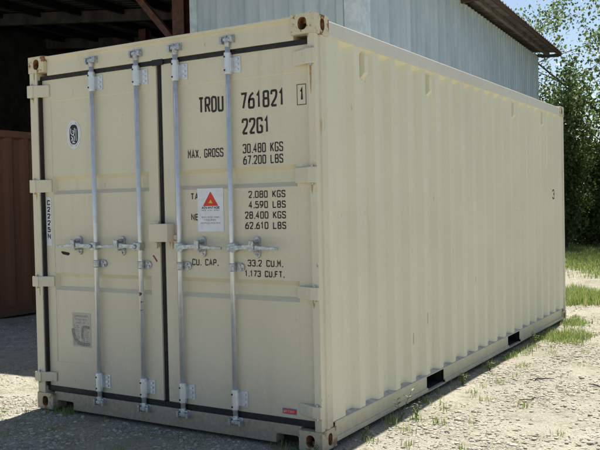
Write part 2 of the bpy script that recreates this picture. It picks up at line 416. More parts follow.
def text(mb, s, x0, x1, z0, z1, fn, t, m=0, gap=.62, hs=.80):
    adv = {'.': .12, ' ': .75, 'I': .3, '1': .8}
    ws = [adv.get(c, 1) for c in s]; tot = sum(ws) + gap * (len(s) - 1); u = (x1 - x0 - t) / tot; x = x0 + t / 2
    zc_, zh_ = (z0 + z1) / 2, (z1 - z0) / 2 * hs
    z0, z1 = zc_ - zh_, zc_ + zh_
    za, zb = z0 + t / 2, z1 - t / 2
    for c, wd in zip(s, ws):
        W = u * wd
        if c == '.': mb.quad(fn(x, z0), fn(x + t, z0), fn(x + t, z0 + t), fn(x, z0 + t), m)
        else:
            for k, (p, r) in enumerate(GL.get(c, [])):
                pp = [(x + a * W, za + b * (zb - za)) for a, b in p]
                off = .00012 * k
                ribbon(mb, chaikin(pp) if r else pp, t, (lambda a, b, o=off: fn(a, b, o)), m)
        x += (wd + gap) * u
def fake_line(mb, x0, x1, z0, z1, fn, m, seed, words=3):
    """illegible small print: a row of tiny strokes"""
    q = random.Random(seed); x = x0; h = z1 - z0
    wl = (x1 - x0) / words
    for k in range(words):
        a = x0 + k * wl; b = a + wl * q.uniform(.72, .9)
        while a < b:
            mb.quad(fn(a, z0), fn(a + h * .16, z0), fn(a + h * .16, z1), fn(a, z1), m)
            if q.random() < .7:
                zz = z0 + h * q.choice((.0, .42, .84)); mb.quad(fn(a + h * .16, zz), fn(a + h * .5, zz), fn(a + h * .5, zz + h * .16), fn(a + h * .16, zz + h * .16), m)
            a += h * q.uniform(.55, .8)

# ------------------------------------------------------------------ the cream shipping container
CW, CL, CH = 2.438, 6.058, 2.591
cont = thing('shipping_container', 'cream steel shipping container with double doors and galvanised lock rods, standing on gravel', 'shipping container')
YD, YP, YG = .045, .049, .080        # door face, panel, groove bottom

def casting(x, y, z, parent, mats):
    """ISO corner casting whose outer corner is x, y, z"""
    sx = 1 if x < 1 else -1; sy_ = 1 if y < 3 else -1; sz = 1 if z < 1 else -1
    m = MB(); ex = -.002; lx, ly, lz = .162, .178, .118
    X = lambda a: x + sx * a; Yf = lambda a: y + sy_ * a; Z = lambda a: z + sz * a
    hz = .058
    m.hole_face(lambda u, v, d: (X(u), Yf(d), Z(v)), 0, lx, 0, lz, (.082, hz), (.030, .037), .09)
    m.hole_face(lambda u, v, d: (X(d), Yf(u), Z(v)), 0, ly, 0, lz, (.098, hz), (.026, .037), .07)
    m.hole_face(lambda u, v, d: (X(u), Yf(v), Z(d)), 0, lx, 0, ly, (.08, .095), (.03, .055), .05)
    for (a, b, c, d) in (((lx, 0, 0), (lx, ly, 0), (lx, ly, lz), (lx, 0, lz)), ((0, ly, 0), (lx, ly, 0), (lx, ly, lz), (0, ly, lz)), ((0, 0, lz), (lx, 0, lz), (lx, ly, lz), (0, ly, lz))):
        m.quad(*[(X(p[0]), Yf(p[1]), Z(p[2])) for p in (a, b, c, d)])
    return m.build('corner_casting', mats, parent, merge=True, bevel=.0)
def corrugated(mb, fn, a0, a1, z0, z1, pitch, depth, top=.028, bot=.014, of=.27, sl=.19, ledge=0):
    """stamped sheet: recesses closed by slanted ends. fn(a, inward, z)"""
    n = int((a1 - a0) / pitch); pad = ((a1 - a0) - n * pitch) / 2
    of *= pitch; sl *= pitch
    A = [a0]; 
    for k in range(n):
        s = a0 + pad + k * pitch + of / 2
        e = a0 + pad + (k + 1) * pitch - of / 2
        mb.quad(fn(A[-1], 0, z0), fn(s, 0, z0), fn(s, 0, z1), fn(A[-1], 0, z1))
        r0, r1 = s + sl, e - sl; zt, zb = z1 - top, z0 + bot
        mb.quad(fn(s, 0, z0), fn(r0, depth, zb), fn(r0, depth, zt), fn(s, 0, z1))
        mb.quad(fn(r0, depth, zb), fn(r1, depth, zb), fn(r1, depth, zt), fn(r0, depth, zt))
        mb.quad(fn(r1, depth, zb), fn(e, 0, z0), fn(e, 0, z1), fn(r1, depth, zt))
        mb.quad(fn(s, 0, z1), fn(r0, depth, zt), fn(r1, depth, zt), fn(e, 0, z1))
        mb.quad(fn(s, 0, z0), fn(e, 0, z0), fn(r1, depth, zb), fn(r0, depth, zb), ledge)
        A.append(e)
    mb.quad(fn(A[-1], 0, z0), fn(a1, 0, z0), fn(a1, 0, z1), fn(A[-1], 0, z1))

def container_shell(parent, mf, ms, mc, ml, mp, mt, mledge):
    for x in (0, CW):
        for y in (0, CL):
            for z in (0, CH): casting(x, y, z, parent, [mc, M_rust, M_deep])
    for sgn in (0, 1):
        fx = (lambda a: a) if sgn == 0 else (lambda a: CW - a)
        # front posts: hollow section with folded outer face
        pw = .079 if sgn == 0 else .052
        m = MB()
        P = [(.004, .006), (pw, .006), (pw, .16), (.012, .16), (.012, .118), (.004, .110), (.004, .078), (.014, .070), (.014, .052), (.004, .044)]
        m.prism(P, lambda u, v, a: (fx(u), v, a), .118, CH - .118)
        m.build('corner_post', mp, parent, bevel=.003)
        m = MB()
        m.prism([(.004, CL - .005), (.10, CL - .005), (.10, CL - .09), (.014, CL - .09), (.014, CL - .06), (.004, CL - .055)], lambda u, v, a: (fx(u), v, a), .118, CH - .118)
        m.build('corner_post', mp, parent, bevel=.003)
        # side wall
        m = MB()
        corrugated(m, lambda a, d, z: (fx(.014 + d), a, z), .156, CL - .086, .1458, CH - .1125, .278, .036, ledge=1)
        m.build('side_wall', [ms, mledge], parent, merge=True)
        m = MB(); m.box(min(fx(.003), fx(.064)), max(fx(.003), fx(.064)), .180, CL - .180, CH - .1125, CH - .020)
        m.build('top_rail', mt, parent, bevel=.006)
        # bottom rail: channel with a lip, cut by the two fork pockets
        m = MB(); cuts = [.180, 1.63, 1.985, 3.70, 4.10, CL - .180]
        for a, b in ((0, 1), (2, 3), (4, 5)):
            m.prism([(.006, .145), (.07, .145), (.07, .137), (.016, .137), (.016, .048), (.004, .046), (.004, .030), (.07, .030), (.07, .024), (-.002, .024), (-.002, .053), (.010, .055), (.010, .137), (.006, .138)],
                    lambda u, v, a_: (fx(u), a_, v), cuts[a], cuts[b])
        for a, b in ((1, 2), (3, 4)):
            m.box(*sorted((fx(.0055), fx(.07))), cuts[a] + .001, cuts[b] - .001, .1385, .1455)
            m.box(*sorted((fx(.0), fx(.07))), cuts[a] + .001, cuts[b] - .001, .020, .030)
        m.build('bottom_rail', ml, parent, bevel=.0015, seg=1)
    for a, b in ((1.63, 1.985), (3.70, 4.10)):
        m = MB()
        for y0, y1, z0, z1 in ((a, b, .0315, .034), (a, b, .133, .1355), (a, a + .004, .034, .133), (b - .004, b, .034, .133)):
            m.box(.03, CW - .03, y0, y1, z0, z1)
        m.build('fork_pocket', M_deep, parent)
    m = MB(); m.box(.075, CW - .075, .16, CL - .05, .10, .13); m.build('floor', M_deep, parent)
    m = MB()
    corrugated(m, lambda a, d, z: (.07 + z, a, CH - .024 - d), .18, CL - .18, 0, CW - .14, .209, .02, .03, .03)
    m.build('roof', ms, parent, merge=True)
    m = MB()
    corrugated(m, lambda a, d, z: (a, CL - .02 - d, z), .10, CW - .10, .15, CH - .10, .25, .04)
    m.build('end_wall', ms, parent, merge=True)
    for a, b in ((CH - .10, CH - .008), (.02, .15)):
        m = MB(); m.box(.1625, CW - .1625, CL - .06, CL - .012, a, b); m.build('end_rail', mf, parent, bevel=.004)

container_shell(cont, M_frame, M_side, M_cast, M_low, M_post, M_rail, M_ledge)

# header and sill
m = MB()
m.prism([(.030, 2.449), (.030, 2.560), (.012, 2.572), (.012, CH - .006), (.16, CH - .006), (.16, 2.449)], lambda u, v, a: (a, u, v), .1625, CW - .1625)
m.build('door_header', M_frame, cont, bevel=.003)
m = MB()
cutL, cutR = (.175, .345), (2.095, 2.26)
Psill = [(.1625, .012), (cutL[0], .012), (cutL[0], .062), (cutL[0] + .012, .070), (cutL[1] - .012, .070), (cutL[1], .062), (cutL[1], .012), (cutR[0], .012), (cutR[0], .062), (cutR[0] + .012, .070), (cutR[1] - .012, .070), (cutR[1], .062), (cutR[1], .012), (CW - .1625, .012), (CW - .1625, .132), (.1625, .132)]
m.prism(Psill, lambda u, v, a: (u, a, v), .028, .12)
m.build('door_sill', M_sill, cont, bevel=.003)
for a, b in (cutL, cutR):
    m = MB(); m.box(a + .001, b - .001, .121, .128, .012, .075); m.build('sill_pocket', M_deep, cont)
# gusset blocks between sill/header and castings
for a in (.163, CW - .172):
    m = MB(); m.box(a, a + .009, .024, .10, .118, .132); m.build('sill_gusset', M_frame, cont, bevel=.002)

RODS = [.622, 1.036, 1.377, 1.800]
YR = .018
HZ = [(2.291, 2.386), (1.594, 1.694), (.902, .983), (.200, .275)]

def make_door(side):
    if side == 0: x0, x1, pa, pb = .094, 1.188, .175, 1.105
    else: x0, x1, pa, pb = 1.236, 2.366, 1.330, 2.275
    z0, z1 = .170, 2.418
    m = MB()
    F = lambda x, d, z: (x, YD + d, z)
    za, zb = .351, 2.264
    prof = [(za, 0), (za + .006, YP - YD), (.880, YP - YD), (.908, YG - YD), (.978, YG - YD), (1.008, YP - YD), (1.580, YP - YD), (1.608, YG - YD), (1.684, YG - YD), (1.712, YP - YD), (zb - .006, YP - YD), (zb, 0)]
    # stiles and rails round the panel
    m.quad(F(x0, 0, z0), F(pa, 0, z0), F(pa, 0, z1), F(x0, 0, z1)); m.quad(F(pb, 0, z0), F(x1, 0, z0), F(x1, 0, z1), F(pb, 0, z1))
    m.quad(F(pa, 0, z0), F(pb, 0, z0), F(pb, 0, za), F(pa, 0, za)); m.quad(F(pa, 0, zb), F(pb, 0, zb), F(pb, 0, z1), F(pa, 0, z1))
    ins = lambda d: d * .55
    for (a, d), (b, e) in zip(prof[:-1], prof[1:]):
        m.quad(F(pa + ins(d), d, a), F(pb - ins(d), d, a), F(pb - ins(e), e, b), F(pa + ins(e), e, b))
        m.quad(F(pa, 0, a), F(pa + ins(d), d, a), F(pa + ins(e), e, b), F(pa, 0, b))
        m.quad(F(pb - ins(d), d, a), F(pb, 0, a), F(pb, 0, b), F(pb - ins(e), e, b))
    D = .06
    for a, b in (((x0, z0), (x0, z1)), ((x0, z1), (x1, z1)), ((x1, z1), (x1, z0)), ((x1, z0), (x0, z0))):
        m.quad(F(a[0], 0, a[1]), F(b[0], 0, b[1]), F(b[0], D, b[1]), F(a[0], D, a[1]))
    m.quad(F(x0, D, z0), F(x0, D, z1), F(x1, D, z1), F(x1, D, z0))
    return m.build('door', M_door, cont, fixn=False)
doors = [make_door(0), make_door(1)]

def fix_normals(o):
    bm = bmesh.new(); bm.from_mesh(o.data); bmesh.ops.remove_doubles(bm, verts=bm.verts, dist=1e-5)
    bmesh.ops.recalc_face_normals(bm, faces=bm.faces); bm.to_mesh(o.data); bm.free()
for d in doors: fix_normals(d)

# rubber gaskets round each leaf (outer lips meeting at the middle)
for side, (xa, xb) in enumerate(((.0625, 1.2105), (1.2135, CW - .0525))):
    m = MB(); xi, xo = ((.094, 1.188), (1.236, 2.366))[side]
    y0, y1 = .056, .10
    m.box(xa, xb, y0 - .018, y1, 2.4185, 2.4485)
    m.box(xa, xb, y0 - .020, y1, .1325, .1695)
    m.box(xa + (.0175 if side == 0 else 0), xi - .0005, .014 if side == 0 else y0, y1, .1695, 2.4185)
    m.box(xo + .0005, xb, y0 + .001, y1, .1695, 2.4185)
    m.build('gasket', M_rubber, doors[side], bevel=.004)
# lip flaps at the top of the middle joint
m = MB(); m.box(1.165, 1.262, .030, .0375, 2.412, 2.455); m.build('gasket_flap', M_rubber, doors[0], bevel=.003)

for side in (0, 1):
    for k, (za, zb) in enumerate(HZ):
        m = MB(); zc = (za + zb) / 2; h = (zb - za) / 2 * .92
        if side == 0: X = lambda u: u
        else: X = lambda u: CW - u
        px = .014 if side == 0 else .004
        # wedge-shaped blade on the door, knuckle standing off the post
        plan = [(.050, -.013), (.050, .0445), (.172, .0445), (.172, .034), (.150, .029)]
        m.prism(plan, lambda u, v, a: (X(u), v, a), zc - h, zc + h)
        b = sorted((X(-.004 if side == 0 else -.0015), X(.058)))
        m.box(b[0], b[1], -.016, .0055, zc - h * 1.02, zc + h * 1.02)
        m.build('hinge', M_frame, doors[side], bevel=.005)
        m = MB(); m.tube([(X(.030), -.004, zc - h - .014), (X(.030), -.004, zc + h + .012)], .008, 10); m.build('hinge_pin', M_galv2, doors[side], smooth=False)

# lock rods and their hardware
def rod_set(i, x):
    side = 0 if i < 2 else 1; hd = -1 if i < 2 else 1
    dr = doors[side]
    m = MB(); m.tube([(x, YR, .118), (x, YR, 2.490)], .0165, 16); m.build('lock_rod', M_galv, dr, smooth=True)
    for z0, z1, pz0, pz1 in ((2.292, 2.430, 2.300, 2.400), (.178, .312, .205, .300)):
        m = MB(); m.tube([(x, YR, z0), (x, YR, z0 + .004), (x, YR, z0 + .008), (x, YR, z1 - .008), (x, YR, z1 - .004), (x, YR, z1)], [.020, .0235, .0245, .0245, .0235, .020], 16)
        m.box(x - .024, x + .082, .0385, .0445, pz0, pz1)
        m.box(x + .010, x + .030, .010, .0385, pz0 + .006, pz1 - .006)
        for zz in (pz0 + .018, (pz0 + pz1) / 2, pz1 - .018):
            m.tube([(x + .058, .0385, zz), (x + .058, .029, zz)], .0105, 6)
        m.build('rod_bracket', M_galv, dr, bevel=.0)
        for zz in (z0 + .025, z1 - .03):
            m = MB(); m.tube([(x - .009, YR - .0215, zz), (x - .009, YR - .026, zz)], .006, 8); m.build('bracket_rivet', M_ink, dr)
    # cams and keepers at both ends
    for zc, sg in ((2.505, 1), (.103, -1)):
        m = MB()
        m.tube([(x, YR, zc - sg * .045), (x, YR, zc - sg * .020), (x, YR, zc + sg * .004)], [.0165, .021, .021], 14)
        cam_p = [(-.026, -.012), (.010, -.018), (.034, -.008), (.034, .005), (.012, .014), (-.026, .012)]
        m.prism(cam_p, lambda u, v, a: (x + u, YR + v - .006, a), zc - .009, zc + .012)
        m.build('lock_cam', M_galv2, dr, bevel=.003)
        m = MB(); m.box(x - .045, x + .051, .0235, .0292, zc - .020, zc + .032)
        m.box(x - .046, x - .030, -.006, .0295, zc - .022, zc + .022); m.box(x + .036, x + .052, -.010, .0295, zc - .018, zc + .016)
        m.box(x - .030, x - .010, .016, .0295, zc + .015, zc + .030); m.box(x + .012, x + .036, .012, .0295, zc + .014, zc + .028)
        m.build('cam_keeper', M_galv2, cont, bevel=.003)
    # middle guide
    m = MB(); zg = 1.083
    m.tube([(x, YR, zg - .026), (x, YR, zg - .022), (x, YR, zg + .022), (x, YR, zg + .026)], [.019, .0225, .0225, .019], 14)
    g = [(-.02, -.026), (.055, -.026), (.074, -.016), (.079, 0), (.074, .016), (.055, .026), (-.02, .026)]
    m.prism(g, lambda u, v, a: (x + u, a, zg + v), .034, .0485)
    m.tube([(x + .045, .034, zg + .012), (x + .045, .026, zg + .012)], .008, 6); m.tube([(x + .058, .034, zg - .010), (x + .058, .026, zg - .010)], .008, 6)
    m.build('rod_guide', M_galv2, dr, bevel=.0015)
    # hinged handle with its hub and its catch on the door
    zh = 1.208
    m = MB()
    m.prism([(-.020, -.026), (.034, -.030), (.052, -.012), (.052, .014), (.034, .030), (-.020, .026)], lambda u, v, a: (x + hd * u, a, zh + v), YR - .026, YR + .014)
    m.tube([(x + hd * .025, YR - .026, zh), (x + hd * .025, YR - .036, zh)], .013, 10)
    m.build('handle_hub', M_hand, dr, bevel=.004)
    m = MB()
    L = [0.03, .10, .17, .21, .30, .368]; zz = [0, .004, .010, .004, 0, -.002]; hh = [.016, .013, .015, .012, .0095, .0085]; yy = [-.012, -.016, -.020, -.020, -.020, -.020]
    for k in range(5):
        a, b = k, k + 1; i0 = len(m.v)
        for q in (a, b):
            xx = x + hd * L[q]
            m.v += [(xx, yy[q] - .006, zh + zz[q] - hh[q]), (xx, yy[q] + .006, zh + zz[q] - hh[q]), (xx, yy[q] + .006, zh + zz[q] + hh[q]), (xx, yy[q] - .006, zh + zz[q] + hh[q])]
        fs = [(0, 1, 5, 4), (1, 2, 6, 5), (2, 3, 7, 6), (3, 0, 4, 7)]
        if k == 0: fs.append((3, 2, 1, 0))
        if k == 4: fs.append((4, 5, 6, 7))
        for f in fs: m.f.append(tuple(i0 + j for j in f)); m.m.append(0)
    m.build('lock_handle', M_hand, dr, bevel=.003, merge=True)
    cx = x + hd * .180
    m = MB()
    cap = [(math.cos(t) * .021, .048 + math.sin(t) * .021) for t in np.linspace(0, math.pi, 9)] + [(math.cos(t) * .021, -.044 + math.sin(t) * .021) for t in np.linspace(math.pi, 2 * math.pi, 9)]
    m.prism(cap, lambda u, v, a: (cx + u, a, zh + v), .030, .0488)
    m.tube([(cx, .030, zh + .040), (cx, -.002, zh + .040)], .011, 10); m.tube([(cx, .030, zh - .045), (cx, .024, zh - .045)], .009, 8)
    m.prism([(-.017, -.018), (.017, -.018), (.017, .042), (-.017, .052)], lambda u, v, a: (cx + u, a, zh + v), -.036, -.028)
    m.box(cx - .017, cx - .012, -.028, .030, zh + .020, zh + .044); m.box(cx + .006, cx + .016, -.028, .032, zh - .030, zh - .016)
    m.build('handle_catch', M_galv2, dr, bevel=.0025)
for i, x in enumerate(RODS): rod_set(i, x)

# padlock cover box across the joint
m = MB()
bx0, bx1, bz0, bz1 = 1.163, 1.322, 1.243, 1.361
m.box(bx0, bx1, -.038, -.031, bz0, bz1); m.box(bx0, bx0 + .006, -.031, .040, bz0, bz1); m.box(bx1 - .006, bx1, -.031, .044, bz0, bz1)
m.box(bx0 + .006, bx1 - .006, -.031, .034, bz1 - .006, bz1)
m.box(1.236, bx1 - .006, .034, .0445, bz0 + .01, bz1 - .01)
m.tube([(bx1 + .016, .0445, 1.272), (bx1 + .016, .022, 1.272)], .017, 10)
lb = m.build('lock_box', M_frame, doors[1], bevel=.003)
m = MB(); m.box(1.128, 1.187, .036, .0445, 1.352, 1.378); m.box(1.122, 1.134, .036, .0445, 1.27, 1.352); m.build('lock_bracket', M_frame, doors[0], bevel=.002)
m = MB(); m.box(1.160, 1.187, .030, .0445, 1.205, 1.236); m.box(1.176, 1.186, .014, .030, 1.195, 1.236); m.build('lock_bracket', M_frame, doors[0], bevel=.002)

# stencilled lettering
def FT(y): return lambda a, b, o=0: (a, y - o, b)
m = MB(); fp = FT(YP - .0012); fd = FT(YD - .0012)
text(m, 'TRDU', 1.536, 1.738, 2.056, 2.187, fp, .0145)
text(m, '761821', 1.868, 2.194, 2.056, 2.187, fp, .0145)
text(m, '22G1', 1.875, 2.082, 1.900, 2.026, fp, .0145)
text(m, 'MAX. GROSS', 1.440, 1.728, 1.776, 1.848, fp, .0078)
text(m, '30.480 KGS', 1.878, 2.177, 1.788, 1.862, fp, .0078)
text(m, '67.200 LBS', 1.880, 2.176, 1.718, 1.792 - .004, fp, .0078)
text(m, 'TARE', 1.456, 1.588, 1.509, 1.563, fp, .0072)
text(m, 'NET', 1.456, 1.552, 1.375, 1.429, fp, .0072)
text(m, '2.080 KGS', 1.914, 2.186, 1.510, 1.566, fp, .0072)
text(m, '4.590 LBS', 1.914, 2.187, 1.446, 1.502, fp, .0072)
text(m, '28.400 KGS', 1.884, 2.187, 1.381, 1.438, fp, .0072)
text(m, '62.610 LBS', 1.884, 2.187, 1.317, 1.373, fp, .0072)
text(m, 'CU. CAP.', 1.456, 1.668, 1.082, 1.136, fp, .0070)
text(m, '33.2 CU.M.', 1.897, 2.158, 1.084, 1.137, fp, .0070)
text(m, '1.173 CU.FT.', 1.873, 2.166, 1.020, 1.070, fp, .0070)
text(m, '1', 2.304, 2.332, 2.078, 2.172, fd, .0145)
for a, b, c, d in ((2.284, 2.349, 2.063, 2.067), (2.284, 2.349, 2.183, 2.187), (2.284, 2.288, 2.067, 2.183), (2.345, 2.349, 2.067, 2.183)):
    m.quad(fd(a, c), fd(b, c), fd(b, d), fd(a, d))
m.build('stencil_lettering', M_ink, doors[1], fixn=False)

# sticker with red triangle
m = MB(); sx0, sx1, sz0, sz1 = 1.512, 1.720, 1.308, 1.586
F1, F2, F3 = FT(YP - .0022), FT(YP - .0028), FT(YP - .0034)
m.quad(F1(sx0, sz0), F1(sx1, sz0), F1(sx1, sz1), F1(sx0, sz1), 0)
m.poly([F2(1.556, 1.472), F2(1.680, 1.472), F2(1.618, 1.566)], 1); m.poly([F3(1.602, 1.490), F3(1.634, 1.490), F3(1.618, 1.514)], 2)
text(m, 'ADVANTAGE', 1.545, 1.692, 1.454, 1.469, F2, .0034, 3, gap=.4, hs=1)
fake_line(m, 1.542, 1.694, 1.440, 1.449, F2, 3, 3, 3)
fake_line(m, 1.545, 1.690, 1.396, 1.405, F2, 3, 4, 3); fake_line(m, 1.566, 1.672, 1.378, 1.389, F2, 3, 5, 2); fake_line(m, 1.535, 1.700, 1.358, 1.367, F2, 3, 6, 4)
m.build('sticker', [M_white, M_red, M_yellow, M_ink], doors[1], fixn=False)
# vertical C2225N label on the left door
m = MB(); G1, G2 = FT(YD - .0016), FT(YD - .0023)
m.quad(G1(.100, 1.205), G1(.152, 1.205), G1(.152, 1.562), G1(.100, 1.562), 0)
for k, c in enumerate('C2225N'): text(m, c, .111, .142, 1.503 - k * .0495 , 1.541 - k * .0495, G2, .0085, 1, hs=1)
m.build('number_label', [M_white, M_ink], doors[0], fixn=False)
# oval inspection seal
m = MB(); oc = (.402, 2.006); S1, S2, S3 = FT(YP - .0016), FT(YP - .0023), FT(YP - .0030)
def oval(F, rx, rz, mi, n=36, power=2.0):
    m.poly([F(oc[0] + math.copysign(abs(math.cos(t)) ** (2 / power), math.cos(t)) * rx, oc[1] + math.copysign(abs(math.sin(t)) ** (2 / power), math.sin(t)) * rz) for t in np.linspace(0, 2 * math.pi, n, endpoint=False)], mi)
oval(S1, .070, .104, 0); oval(S2, .042, .071, 1, power=2.8)
for t in np.linspace(0, 2 * math.pi, 40, endpoint=False):
    if abs(math.sin(t)) > .97: continue
    a, b = math.cos(t), math.sin(t); c0, c1 = .79, .87
    wv = .0016
    m.quad(S2(oc[0] + a * .070 * c0 - wv, oc[1] + b * .104 * c0), S2(oc[0] + a * .070 * c0 + wv, oc[1] + b * .104 * c0), S2(oc[0] + a * .070 * c1 + wv, oc[1] + b * .104 * c1), S2(oc[0] + a * .070 * c1 - wv, oc[1] + b * .104 * c1), 1)
for pts, t in (([(-.028, .044), (-.028, .010), (-.012, -.004), (.004, .006), (.010, .046)], .007), ([(.024, .040), (.024, -.046)], .006), ([(-.026, -.012), (-.010, -.024), (-.024, -.042)], .007), ([(.000, -.002), (.008, -.022), (.004, -.044), (-.010, -.058), (.014, -.058)], .007), ([(-.012, .030), (.0, .022)], .007), ([(-.010, .014), (.014, .018)], .005), ([(-.004, -.030), (-.018, -.050)], .005)):
    ribbon(m, [(oc[0] + a, oc[1] + b) for a, b in pts], t, lambda a, b, o=0: S3(a, b), 0)
m.build('inspection_seal', [M_white, M_ink], doors[0], fixn=False)
# faded data plate
m = MB(); px0, px1, pz0, pz1 = .336, .520, .476, .722
m.quad(S1(px0, pz0), S1(px1, pz0), S1(px1, pz1), S1(px0, pz1), 0)
for k in range(3): fake_line(m, px0 + .02 + .008 * k, px1 - .02 - .012 * k, pz1 - .03 - k * .024, pz1 - .017 - k * .024, S2, 1, 20 + k, 3)
q = random.Random(9)
for k in range(11):
    z = pz0 + .012 + k * .0135
    for (a, b) in ((px0 + .006, px0 + .08), (px0 + .09, px1 - .006)):
        fake_line(m, a + q.uniform(0, .014), b - q.uniform(0, .02), z, z + .008, S2, 1, 40 + k, 2)
ribbon(m, chaikin([(px0 + .004, pz0 + .13), (px0 + .012, pz0 + .075), (px0 + .05, pz0 + .03), (px0 + .11, pz0 + .018), (px1 - .012, pz0 + .022)]), .026, lambda a, b, o=0: S3(a, b), 1)
ribbon(m, chaikin([(px0 + .10, pz0 + .055), (px0 + .096, pz0 + .10), (px0 + .10, pz0 + .142), (px0 + .13, pz0 + .148), (px1 - .012, pz0 + .142)]), .018, lambda a, b, o=0: S3(a, b), 1)
m.build('data_plate', [M_fade, M_fade2], doors[0], fixn=False)
# small red and blue sticker low on the right door
m = MB(); m.quad(G1(2.136, .192), G1(2.238, .192), G1(2.238, .229), G1(2.136, .229), 1); m.quad(G2(2.139, .197), G2(2.235, .197), G2(2.235, .224), G2(2.139, .224), 0)
fake_line(m, 2.146, 2.232, .203, .218, FT(YD - .003), 2, 77, 2)
m.build('sticker', [M_red, M_blue, M_white], doors[1], fixn=False)
# scrapes
m = MB()
m.poly([S1(.284 + .042 * math.cos(t) * (1 + .15 * math.sin(3 * t)), 1.150 + (.015 + .004 * math.cos(2 * t)) * math.sin(t) - .006 * math.cos(t)) for t in np.linspace(0, 2 * math.pi, 18, endpoint=False)])
m.build('black_scrape', M_blackhole, doors[0], fixn=False)
m = MB(); ribbon(m, [(1.126, 1.148), (1.142, 1.128), (1.160, 1.106)], .011, lambda a, b, o=0: G1(a, b)); m.build('red_scrape', M_redmark, doors[0], fixn=False)
for zc, h, a in ((.885, .030, -1.9), (.832, .012, -1.2), (.775, .010, -1.5)):
    m = MB(); P = lambda t, z: (RODS[1] + .0168 * math.cos(t), YR + .0168 * math.sin(t), z)
    for k in range(3): m.quad(P(a + k * .4, zc - h / 2 + .004 * k), P(a + k * .4 + .4, zc - h / 2 + .004 * k + .004), P(a + k * .4 + .4, zc + h / 2 - .003 * k), P(a + k * .4, zc + h / 2 - .002 * k))
    m.build('red_scrape', M_redmark, doors[0], fixn=False)
# rust runs bleeding down from hinges and the padlock box
M_run = simple('rust_run_stain', (.47, .33, .16), .12, 60, .8, bump=0, dark=(.36, .22, .09))
q = random.Random(3)
def run(x, z, w_, L, y, par):
    m = MB(); a = x - w_ / 2; n = 6; P = []
    for k in range(n + 1): P.append((x - w_ / 2 * (1 - k / n) ** .6 + q.gauss(0, w_ * .05), z - L * k / n))
    for k in range(n, -1, -1): P.append((x + w_ / 2 * (1 - k / n) ** .6 + q.gauss(0, w_ * .05), z - L * k / n))
    for k in range(n):
        m.quad((P[k][0], y, P[k][1]), (P[-1 - k][0], y, P[-1 - k][1]), (P[-2 - k][0], y, P[-2 - k][1]), (P[k + 1][0], y, P[k + 1][1]))
    m.build('rust_run', M_run, par, fixn=False)
for k, (za, zb) in enumerate(HZ[:3]):
    run(CW - .034 - .004 * k, za - .001, .014, (.17, .06, .05)[k], .0048, cont)
    run(.040 + .006 * k, za - .001, .009, .04 + .015 * k, .0048, cont)
run(1.300, 1.238, .016, .05, YD - .0012, doors[1]); run(1.276, 1.238, .010, .03, YD - .0012, doors[1]); run(1.150, 1.268, .010, .045, YD - .0012, doors[0])
run(2.39, 2.470, .012, .022, .0048, cont); run(.055, 2.470, .014, .06, .0048, cont)

# side ventilators, and the end number on the far side
for y in (.800, 1.905, 4.150, 5.270):
    n = int((CL - .086 - .156) / .278); pad = ((CL - .086 - .156) - n * .278) / 2
    k = round((y - .156 - pad) / .278 - .5); yc = .156 + pad + (k + .5) * .278
    m = MB(); xs = CW - .050
    m.prism([(2.285, 0), (2.325, .040), (2.440, .040), (2.446, .022), (2.466, .018), (2.466, 0)], lambda u, v, a: (xs + v - .001, a, u), yc - .027, yc + .027)
    m.tube([(xs - .001, yc, 2.292), (xs + .010, yc, 2.292)], .012, 8)
    m.build('side_vent', M_side, cont, bevel=.004)
m = MB(); fs = lambda a, b, o=0: (CW - .0095 + .0015, a, b)
n = 20
GS = lambda a, b, o=0: (CW - .0125, a, b)
text(m, '3', 5.522, 5.600, 1.474, 1.588, GS, .015, hs=1); m.build('end_number', M_ink, cont, fixn=False)
for ky, z, h in ((4, .42, .09), (5, .53, .10), (9, .75, .05)):
    m = MB(); y = .156 + pad + ky * .278
    xx = CW - .0125
    m.quad((xx, y, z), (xx, y + .004, z + .01), (xx, y + .006, z + h), (xx, y + .002, z + h * .9)); m.build('scratch', M_ink, cont, fixn=False)

# ------------------------------------------------------------------ the rust-red container under the shed roof
rc = thing('shipping_container', 'rust red shipping container parked in the dark shade under the shed roof', 'shipping container', (-4.36 - CW, 2.55, 0))
container_shell(rc, *[M_redcont] * 7)
m = MB()
for a in (.09, 1.23): corrugated(m, lambda u, d, z: (u, .03 + d, z), a, a + 1.11, .16, CH - .13, .37, .03)
m.build('door', M_redcont, rc, merge=True)
m = MB(); m.box(.163, CW - .163, .02, .10, CH - .125, CH - .01); m.build('door_header', M_redcont, rc, bevel=.004)
m = MB(); m.box(.163, CW - .163, .02, .10, .02, .155); m.build('door_sill', M_redcont, rc, bevel=.004)
for x in RODS:
    m = MB(); m.tube([(x, .012, .1), (x, .012, 2.5)], .0165, 10); m.build('lock_rod', M_redcont, rc, smooth=True)

